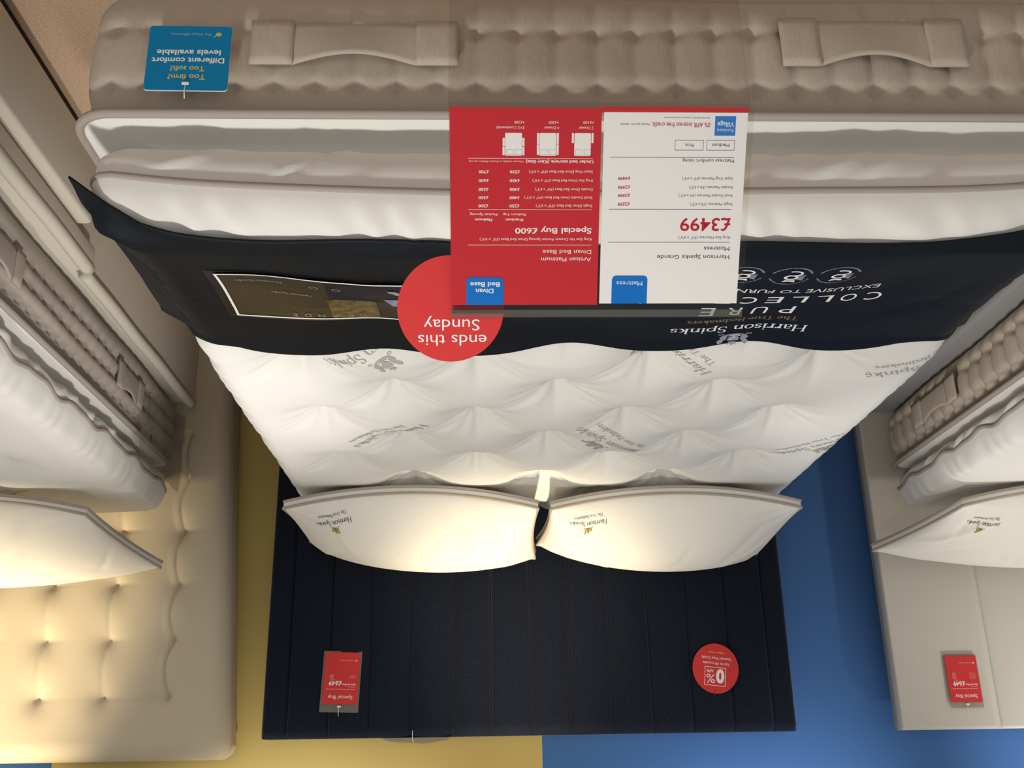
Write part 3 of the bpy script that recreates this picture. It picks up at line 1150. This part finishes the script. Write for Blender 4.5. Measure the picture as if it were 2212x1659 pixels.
# ------------------------------------------------------------------ right-hand bed (photo left)
m2 = Mattress('mattress', 2.105, 2.426, 0.862, 0.990, 0.300, 0.532, 0.648, 0.715,
              'white-topped mattress with taupe quilted side, in front of the buttoned beige headboard',
              quilt=0.0085, pulls=(0.382, 0.436, 0.488), pitch=0.060, inset=0.004, tuft_x0=2.105, res=0.012, ds=0.009, tuft_depth=0.7, side_mat=M_TAUPE2, seed=11, bands=True)
m2.tufts([2, 3, 4, 5, 6], (1.0, 2.0))
m2.handle(1.92, 2.12, 0.395, 0.475, 'left', 0.005, M_TAUPE2)
m2.handle(2.78, 3.00, 0.385, 0.465, 'left', 0.005, M_TAUPE2)
logo(m2.root, lambda x, y: np.stack([x, y, m2.h(x, y)+0.0025], 1), 1.70, 3.13, 0.26, 0.5, step=0.012, cr=False)
b2 = empty('bed_base', (2.085, 2.45, 0))
tag(b2, 'greige upholstered bed base with a drawer, under the mattress beside the mustard wall', 'bed base', 'bed bases')
box('base_body', (1.200, 1.44, 0.0), (2.95, 3.435, 0.296), M_BASE2, b2, 0.012)
box('drawer', (1.150, 1.40, 0.040), (1.205, 2.262, 0.232), M_BASE2, b2, 0.010)
box('drawer_rail', (1.176, 1.40, 0.238), (1.215, 2.375, 0.300), M_BASE2, b2, 0.014)


def lip(y0, y1, x, z, r):
    n = 40
    ys = np.linspace(y0, y1, n)
    P = [(x, y, z+0.0015*math.sin(y*14)) for y in ys]
    return tube('padded_lip', P, r, M_BASE2, b2, seg=12)


lip(1.42, 2.365, 1.188, 0.302, 0.018)
lip(2.385, 3.415, 1.204, 0.306, 0.017)
box('plinth', (1.172, 1.46, 0.0), (1.20, 2.22, 0.04), M_INKK, b2)
# grey cloth over the head end corner of that mattress
fl = empty('plastic_cover', (1.20, 3.2, 0.5))
tag(fl, 'hazy plastic cover over the side of the mattress, near the buttoned headboard', 'plastic cover')
V = []
for i in range(50):
    t = i/49
    for j in range(30):
        v = j/29
        y = (2.985+(3.425-2.985)*t)+0.05*(1-t)*(0.5-v)
        z = (0.350+0.07*(1-t))*(1-v)+0.625*v
        x = 1.222+0.004*math.sin(9*t+4*v)+0.003*math.sin(17*t-7*v)-0.008*(1-t)**6
        V.append((x, y, z))
o = mk('cover_sheet', V, gridf(50, 30, flip=True), acrylic('hazy_plastic', (0.72, 0.70, 0.68), 0.22), fl)
k = ell(0, 0, .004, .010, 0, 330, 11)
mk('hole_rim', [(1.214, 3.070+p[0], 0.540+p[1]) for p in k]+[(1.216, 3.070+p[0], 0.540+p[1]) for p in k], [tuple(range(12))[::-1]]+[(i, (i+1) % 12, 12+(i+1) % 12, 12+i) for i in range(12)], mat('dark_brown', (0.05, 0.02, 0.015), .8), fl)

# ------------------------------------------------------------------ left-hand bed (photo right)
m3 = Mattress('mattress', -2.165, 2.45, 0.880, 1.000, 0.354, 0.545, 0.655, 0.712,
              'white-topped mattress with quilted taupe side, in front of the pale grey headboard',
              quilt=0.009, pulls=(0.408, 0.500), pitch=0.072, inset=0.004, tuft_x0=-2.165, res=0.012, ds=0.009, tuft_depth=0.7, side_mat=M_TAUPE, seed=21)
m3.tufts([2, 3, 4, 5], (-3.0, -1.2))
m3.handle(2.86, 3.17, 0.410, 0.490, 'right', 0.005, M_TAUPE)
b3 = empty('bed_base', (-2.165, 2.45, 0))
tag(b3, 'slate grey upholstered bed base under the mattress beside the blue wall', 'bed base', 'bed bases')
box('base_body', (-3.02, 1.44, 0.02), (-1.245, 3.462, 0.338), M_BASE3, b3, 0.016)
for y in (1.55, 3.35):
    box('foot', (-1.34, y-.03, 0), (-1.28, y+.03, 0.02), M_INKK, b3)
    box('foot', (-2.98, y-.03, 0), (-2.92, y+.03, 0.02), M_INKK, b3)


# ------------------------------------------------------------------ pillows
def pillow(label, C, T, seed, logo_uv=None, logo_w=0.2, logo_ang=0.0, cells=0.006, gus=0.022):
    """C: front-left, front-right, back-right, back-left corner points of the seam plane"""
    C = [np.array(c, float) for c in C]
    C = [c+np.array([0, 0, 0.0]) for c in C]
    cen = sum(C)/4
    root = empty('pillow', tuple(cen))
    tag(root, label, 'pillow', 'white piped pillows')
    ex = (C[1]+C[2]-C[0]-C[3])
    ey = (C[2]+C[3]-C[0]-C[1])
    nrm = np.cross(ex, ey)
    nrm /= np.linalg.norm(nrm)
    R = random.Random(seed)
    wr = [(R.uniform(-.9, .9), R.uniform(-.7, .8), R.uniform(-.5, .5), R.uniform(.010, .03), R.uniform(.15, .5), R.choice((-1, 1))) for _ in range(16)]

    def pt(u, v, side, off=0.0):
        u, v = np.asarray(u, float), np.asarray(v, float)
        # cushion outline: sides bow in between the corners, corners stick out
        uu = u*(1-0.035*(1-v**2)*np.abs(u)**3)
        vv = v*(1+np.where(v < 0, 0.10, -0.02)*(1-u**2)*np.abs(v)**3)
        a, b = (uu+1)/2, (vv+1)/2
        P = (C[0]*((1-a)*(1-b))[..., None]+C[1]*(a*(1-b))[..., None]+C[2]*(a*b)[..., None]+C[3]*((1-a)*b)[..., None])
        bul = np.clip((1-u**2), 0, 1)**0.56*np.clip((1-v**2), 0, 1)**0.50*(1+0.20*v)
        dm = 0
        if side > 0:
            for (wu, wv, sl, wd, ln, sg) in wr:
                du, dv = u-wu, v-wv
                dm = dm+sg*0.009*np.clip((0.55-v)/0.3, 0, 1)*np.exp(-((du-sl*dv)/(wd*1.7))**2)*np.exp(-(dv/ln)**2)
            # gathers at the corners
            for cu in (-1, 1):
                for cv in (-1, 1):
                    du, dv = (u-cu), (v-cv)
                    r = np.hypot(du, dv)
                    an = np.arctan2(dv, du)
                    dm = dm+0.0035*np.cos(14*an+seed)*np.exp(-((r-.25)/.16)**2)
        hgt = side*(gus/2+T*(1 if side > 0 else 0.40)*bul+dm*np.clip(bul*2, 0, 1))+off-0.042*(1-u**2)*np.clip(-v, 0, 1)**2
        return P+nrm*(hgt[..., None] if isinstance(hgt, np.ndarray) else hgt)
    n, m = 90, 64
    cu = np.sin(np.linspace(-1, 1, n)*math.pi/2)
    cv = np.sin(np.linspace(-1, 1, m)*math.pi/2)
    U, W_ = np.meshgrid(cu, cv, indexing='ij')
    A = pt(U, W_, 1)
    B = pt(U, W_, -1)
    rim = [(i, 0) for i in range(n)]+[(n-1, j) for j in range(1, m)]+[(i, m-1) for i in range(n-2, -1, -1)]+[(0, j) for j in range(m-2, 0, -1)]
    idx = [i*m+j for i, j in rim]
    Fc = gridf(n, m)+gridf(n, m, n*m, flip=True)
    for k_ in range(len(idx)):
        a, b = idx[k_], idx[(k_+1) % len(idx)]
        Fc.append((a, n*m+a, n*m+b, b))
    V = np.concatenate([A.reshape(-1, 3), B.reshape(-1, 3)])
    mk('pillow_case', V, Fc, M_PIL, root)
    for arr_ in (A, B):
        tube('piping', np.array([arr_[i, j] for i, j in rim])[::2], 0.0048, M_PIPE, root, closed=True)
    if logo_uv:
        su = 2/np.linalg.norm(ex/2)
        sv = 2/np.linalg.norm(ey/2)

        def fn(x, y):
            return pt(logo_uv[0]+x*su, logo_uv[1]+y*sv*1.15, 1.0, 0.0012)
        logo(root, fn, 0, 0, logo_w, logo_ang, name='embroidered_logo', mat_dark=M_INKK, mat_gold=M_GOLD, step=0.01)
    return root


pillow('white piped pillow right of centre on the tufted mattress, against the navy headboard',
       [(0.004, 3.01, 0.778), (0.775, 3.01, 0.772), (0.752, 3.400, 0.795), (-0.004, 3.400, 0.858)], 0.112, 4, (0.62, -0.80), 0.112, 0.17)
pillow('white piped pillow left of centre on the tufted mattress, against the navy headboard',
       [(-0.805, 3.01, 0.782), (-0.034, 3.01, 0.782), (-0.012, 3.400, 0.812), (-0.760, 3.400, 0.850)], 0.114, 9, (0.69, -0.79), 0.112, 0.13)
pillow('white piped pillow leaning on the buttoned beige headboard',
       [(1.365, 3.02, 0.785), (2.10, 3.00, 0.785), (2.12, 3.34, 0.92), (1.215, 3.31, 0.895)], 0.100, 15, None)
pillow('white piped pillow leaning on the pale grey panelled headboard',
       [(-2.08, 2.98, 0.770), (-1.335, 3.06, 0.770), (-1.150, 3.37, 0.850), (-2.05, 3.37, 0.885)], 0.095, 23, (0.73, -0.66), 0.105, 0.02)


# ------------------------------------------------------------------ hanging price tags
def kimble(parent, x, z, ln=0.022, y=-0.003):
    k = tube('tag_fastener', [(x, y, z), (x+0.001, y+0.001, z+ln*.5), (x, y+0.002, z+ln)], 0.0009, M_CREAM, None, seg=6)
    k.parent = parent
    bar = box('fastener_head', (x-.006, y-.002, z-.003), (x+.006, y+.0005, z+.003), M_CREAM, None, .001)
    bar.parent = k


def price_tag(label, loc, rz, tilt, prices, W=0.115, H=0.17, sleeve=(0.0, 0.0)):
    t = empty('price_tag', loc, (tilt, rz, 0))
    tag(t, label, 'price tag', 'red price tags on the headboards')
    plate('clear_sleeve', rrect_pts(0, H*.04+sleeve[1], W*1.05+sleeve[0], H*1.12+sleeve[1], .004), 0.0015, 0.0022, acrylic('tag_sleeve', (0.80, 0.80, 0.77), 0.25), t)
    plate('card', rrect_pts(0, 0, W, H*.97, .004), -0.0005, 0.001, M_RED2, t)
    k = Ink()
    k.text('Special Buy', -W*.36, H*.33, .012, W*.70)
    k.text('£649', -W*.02, H*.06, .0145, W*.36, bold=.02)
    k.text('Special Buy', -W*.42, H*.105, .006, W*.38, bold=.01)
    k.flat('lettering', M_INKW, t, -0.00068)
    k = Ink()
    k.rect(-W*.40, H*.205, W*.40, H*.212)
    k.text('Headboard', -W*.40, H*.155, .0035)
    k.text('King Size', W*.18, H*.025, .003)
    for i, p in enumerate(prices):
        k.text(p, W*.22, H*(-.02-.035*i), .0045)
        k.text('Small Double', -W*.40, H*(-.02-.035*i), .0028)
    k.disc(-W*.40, -H*.33, .003)
    k.text('Furniture Village', -W*.35, -H*.34, .0035, W*.42)
    k.flat('small_print', M_INKP, t, -0.00068)
    kimble(t, 0.0, H*.53, .030, -0.001)
    return t


price_tag('red price tag reading 649 pounds hanging on the navy velvet headboard', (0.640, 3.468, 1.245), math.radians(2.0), 0.03, ['£599', '£649'], sleeve=(.006, .004))
price_tag('red price tag reading 649 pounds hanging on the pale grey headboard', (-1.437, 3.470, 1.275), math.radians(0.5), 0.02, ['£549', '£599', '£649', '£699'], W=0.107, H=0.155)

t = empty('offer_tag', (-0.603, 3.466, 1.231), (0.02, math.radians(7), 0))
tag(t, 'round red 0% APR tag hanging on the navy velvet headboard', 'tag')
plate('card', ell(0, 0, .077, .081, 0, 354, 59), -0.0005, 0.001, M_RED2, t)
k = Ink()
k.frame(-.034, -.004, .036, .056, .0016)
k.text('0', -.030, .004, .043, .028, bold=.045)
k.text('%', .001, .020, .030, .029)
k.text('APR', .007, .004, .011, .023)
k.text('Up to 40 months', 0, -.020, .0095, .088, align='c')
k.text('Interest Free Credit', 0, -.037, .0095, .098, align='c')
k.text('Subject to status', 0, -.053, .004, .052, align='c')
k.flat('lettering', M_INKW, t, -0.00068)
k = tube('tag_fastener', [(0, -.002, .071), (.001, -.001, .08), (0, .001, .092)], .0008, mat('dark_cord', (.08, .07, .06), .7), None, seg=6)
k.parent = t

# corner of a clear tag hanging over the back of the navy headboard
t = empty('hanging_tag', (0.385, 3.5, 1.437))
tag(t, 'small grey tag lying on the top edge of the navy headboard', 'tag')
V = [(-.105, 0.002, -.004), (.12, .002, -.004), (.10, .085, .004), (-.01, .09, .012), (-.09, .085, .002)]
V = [(a, b, c+.002) for a, b, c in V]+[(a, b, c) for a, b, c in V]
mk('card', V, [(0, 1, 2, 3, 4), (9, 8, 7, 6, 5)]+[(i, 5+i, 5+(i+1) % 5, (i+1) % 5) for i in range(5)], mat('grey_card', (.20, .18, .14), .6), t, smooth=False, inv=True)
k = tube('tag_fastener', [(0.018, .03, .010), (.018, -.022, .006), (.018, -.030, -.025)], .0010, M_CREAM, None, seg=6)
k.parent = t

# blue comfort tag on the foot of the mattress
t = empty('comfort_tag', (0.668, 1.408, 0.3945), (-0.06, math.radians(0.5), 0))
t.scale = (1, 1, 0.9)
tag(t, 'square blue tag asking Too firm? Too soft? hanging on the taupe mattress side', 'tag')
plate('card', rrect_pts(0, 0, .137, .137, .006), -0.0005, 0.001, M_TAGB, t)
plate('card_edge', rrect_pts(0, .0008, .1375, .1385, .006), 0.001, 0.0018, M_PAPER, t)
k = Ink()
k.text('Too firm?', 0, .0355, .0115, .062, align='c', bold=.02)
k.text('Too soft?', 0, .0180, .0115, .057, align='c', bold=.02)
k.disc(-.047, -.051, .005, .0045, 14)
k.poly([(-.044, -.0485), (-.040, -.044), (-.0385, -.0435), (-.0425, -.0505)])
k.flat('yellow_lettering', M_INKY, t, -0.00068)
k = Ink()
k.text('Different comfort', 0, .0005, .0115, .120, align='c', bold=.02)
k.text('levels available', 0, -.0165, .0115, .106, align='c', bold=.02)
k.flat('white_lettering', M_INKW, t, -0.00068)
k = Ink()
k.text('The Village difference.', -.036, -.053, .0055, .070)
k.flat('small_print', mat('pale_blue_ink', (.35, .45, .5), .6), t, -0.00068)
kimble(t, 0.0, .056, .030, -0.002)

# ------------------------------------------------------------------ sign stand
SW, SH = 0.303, 0.207
TILT = math.radians(35)
SL = (-0.0915, 0.857, 0.884)
sg = empty('sign_stand', SL, (-TILT, 0, 0))
tag(sg, 'clear acrylic sign stand holding the red and white price poster', 'sign')


def px(x, y):
    """poster coordinates (metres from its lower left corner) from marks measured on the poster"""
    f = (y-237)/420
    xr, xl = 1621-20*f, 975+10*f
    return (xr-x)/(xr-xl)*SW, f*SH


def ptext(k, t, x0, x1, yb, yt, bold=0.0):
    a, b = px(x0, yb)
    c, d = px(x1, yt)
    lift = -0.0009 if t in ('Mattress', 'Divan', 'Bed Base') and k is W_ else -0.00055
    Ink().text(t, a, b, d-b, c-a, bold).flat('lettering', INKM[id(k)], sg, lift)


def prect(k, x0, x1, y0, y1):
    a, b = px(x0, y0)
    c, d = px(x1, y1)
    k.rect(a, b, c, d)


def plane_pts(x0, x1, y0, y1):
    a, b = px(x0, y0)
    c, d = px(x1, y1)
    return [(a, b), (c, b), (c, d), (a, d)]


plate('white_poster', plane_pts(1616, 1298, 247, 645), -0.0004, 0.0004, M_PAPER, sg)
plate('red_poster', plane_pts(1298, 979, 238, 648), -0.0004, 0.0004, M_RED, sg)
plate('red_footer', plane_pts(1618, 1298, 236, 246), -0.0003, 0.0004, M_RED, sg)


def tab(name, x0, x1, y0, y1):
    a, b = px(x0, y0)
    c, d = px(x1, y1)
    r = .004
    pts = [(a, d), (a, b+r), (a+r*.3, b+r*.3), (a+r, b), (c-r, b), (c-r*.3, b+r*.3), (c, b+r), (c, d)]
    plate('tab', pts, -0.0008, -0.0004, M_TBLUE, sg)


tab('tab', 1402, 1324, 585, 645)
tab('tab', 1090, 1011, 588, 648)
W_, R_, K_, G_, P_ = Ink(), Ink(), Ink(), Ink(), Ink()
INKM = {id(W_): M_INKW, id(R_): M_INKR, id(K_): M_INKK, id(G_): M_INKG}
ptext(W_, 'Mattress', 1391, 1335, 597, 607)
ptext(W_, 'Divan', 1069, 1031, 613, 623, .02)
ptext(W_, 'Bed Base', 1082, 1019, 599, 609, .02)
ptext(K_, 'Harrison Spinks Grande', 1580, 1422, 541, 550)
ptext(K_, 'Mattress', 1580, 1524, 523, 532)
ptext(G_, 'King Size Mattress (5\'0" x 6\'6")', 1581, 1468, 501, 507)
ptext(R_, '£3499', 1582, 1471, 463, 491, .012)
for x0, x1, y in ((1581, 1315, 513), (1583, 1316, 444), (1587, 1317, 337)):
    prect(G_, x0, x1, y, y+0.9)
for s_, x1, y, p in (('Single Mattress (3\'0 x 6\'3")', 1492, 431, '£2599'), ('Small Double Mattress (4\'0 x 6\'3")', 1467, 413, '£2999'), ('Double Mattress (4\'6 x 6\'3")', 1490, 396, '£2999'), ('Super King Mattress (6\'0" x 6\'6")', 1474, 378, '£4499')):
    ptext(G_, s_, 1585, x1, y, y+6)
    ptext(R_, p, 1361, 1335, y-.5, y+6, .02)
ptext(K_, 'Mattress comfort rating', 1587, 1474, 341, 348)
for x0, x1 in ((1588, 1526), (1520, 1457)):
    a, b = px(x0, 302)
    c, d = px(x1, 323)
    G_.frame(a, b, c, d, .0004)
ptext(K_, 'Medium', 1576, 1538, 309, 316)
ptext(K_, 'Firm', 1498, 1480, 309, 316)
prect(P_, 1590, 1543, 254, 293)
ptext(W_, 'Furniture', 1584, 1549, 279, 286)
ptext(W_, 'Village', 1586, 1549, 266, 276, .01)
ptext(R_, '0% APR interest free credit.', 1534, 1406, 267, 277, .005)
ptext(G_, 'Please ask for details.', 1402, 1337, 269, 273)
ptext(G_, 'GRAND HENRY headboard sold separately', 1534, 1433, 256, 259)
ptext(W_, 'Artisan Platinum', 1279, 1171, 546, 555)
ptext(W_, 'Divan Bed Base', 1279, 1174, 530, 539)
for x0, x1, y in ((1279, 1013, 519), (1279, 1012, 445), (1280, 1011, 340)):
    prect(W_, x0, x1, y, y+0.8)
ptext(W_, 'King Size No Drawer Pocket Sprung Divan Bed Base (5\'0" x 6\'6")', 1279, 1038, 505, 510.5)
ptext(W_, 'Special Buy £600', 1279, 1114, 484, 496, .02)
ptext(W_, 'Premium', 1131, 1093, 464, 469.5, .02)
ptext(W_, 'Platinum', 1064, 1027, 464, 469.5, .02)
ptext(W_, 'Platform Top', 1137, 1087, 453, 458.5)
ptext(W_, 'Pocket Sprung', 1075, 1016, 453, 458.5)
for s_, x1, y, p, q in (('Single Divan Bed Base (3\'0" x 6\'3")', 1158, 435, '£350', '£500'), ('Small Double Divan Bed Base (4\'0" x 6\'3")', 1133, 418, '£400', '£550'), ('Double Divan Bed Base (4\'6" x 6\'3")', 1156, 401, '£400', '£550'), ('King Size Divan Bed Base (5\'0" x 6\'6")', 1150, 383, '£450', '£600'), ('Super King Divan Bed Base (6\'0" x 6\'6")', 1142, 365, '£550', '£700')):
    ptext(W_, s_, 1280, x1, y, y+5.5)
    ptext(W_, p, 1122, 1101, y, y+6, .02)
    ptext(W_, q, 1055, 1034, y, y+6, .02)
ptext(W_, 'Under bed storage (King Size)', 1281, 1135, 344, 350.5, .02)
ptext(W_, '*Ottoman available on Premium Platform top only', 1131, 1012, 345, 348.5)
for x0, x1, dr in ((1275, 1239, 2), (1200, 1164, 4), (1126, 1090, 3)):
    a, b = px(x0, 289)
    c, d = px(x1, 335)
    W_.poly(rrect_pts((a+c)/2, (b+d)/2, c-a, d-b, .0012, 3))
    for xx in (x0+1, x1+18):
        q0, q1 = px(xx, 322), px(xx-15, 333)
        G_.frame(q0[0], q0[1], q1[0], q1[1], .0002)
    y0 = 309 if dr == 2 else 289
    for e0, e1 in ((x0+5.5, x0+1), (x1-1, x1-5.5)):
        prect(W_, e0, e1, 289 if dr != 3 else 299, 309 if dr == 2 else (311 if dr == 4 else 316))
        if dr > 2:
            prect(W_, e0, e1, 312 if dr == 4 else 317, 333 if dr == 4 else 334)
for s_, x0, x1, y in (('2 Drawer', 1280, 1248, 276), ('+£100', 1281, 1258, 265), ('4 Drawer', 1206, 1173, 276), ('+£200', 1205, 1183, 265), ('2+2 Continental', 1131, 1071, 276), ('+£200', 1131, 1109, 265)):
    ptext(W_, s_, x0, x1, y, y+6)
P_.flat('shop_logo_panel', mat('logo_blue', (0.035, 0.20, 0.62), .5), sg, -0.0005)
W_.flat('printed_lines', M_INKW, sg, -0.00055)
G_.flat('printed_lines', M_INKG, sg, -0.00062)
A_ = acrylic()
# front and back sheets of the sloping pocket
plate('pocket_front', [(-.004, -.004), (SW+.004, -.004), (SW+.004, SH+.010), (-.004, SH+.010)], -0.0038, -0.0022, A_, sg)
plate('pocket_back', [(-.004, -.004), (SW+.004, -.004), (SW+.004, SH+.006), (-.004, SH+.006)], 0.0012, 0.0030, A_, sg)
plate('pocket_lip', [(-.004, SH+.0008), (SW+.004, SH+.0008), (SW+.004, SH+.0085), (-.004, SH+.0085)], -0.0021, 0.0011, acrylic('acrylic_lip', (0.75, 0.75, 0.75), 0.12), sg)
A2 = acrylic('acrylic_panel', (0.94, 0.92, 0.92))
# vertical panel and foot (children are placed in world space)
box('upright_panel', (SL[0]-.002, 0.860, 0.012), (SL[0]+SW+.004, 0.8635, 0.884), A2, sg)
box('base_foot', (SL[0]-.002, 0.72, 0.0), (SL[0]+SW+.004, 1.02, 0.012), A2, sg, 0.003)

dc = empty('offer_disc', (SL[0]+px(975, 660)[0]-.001, SL[1]+SH*1.0*math.sin(TILT), SL[2]+SH*math.cos(TILT)), (-math.radians(28), 0, 0))
tag(dc, 'round red ends this Sunday disc fixed behind the top corner of the acrylic sign', 'sign')
plate('card', ell(0, 0, .0565, .0565, 0, 356, 89), 0.0045, 0.0055, M_RED2, dc)
pxm = .113/228
for tx_, xl_, xr_, yb_, hh_ in (('ends this', 1052, 905, 716, 25), ('Sunday', 1037, 917, 683, 25)):
    k = Ink()
    k.text(tx_, (975-xl_)*pxm, (yb_-660)*pxm, hh_*pxm, (xl_-xr_)*pxm)
    k.flat('lettering', M_INKW, dc, 0.0043)
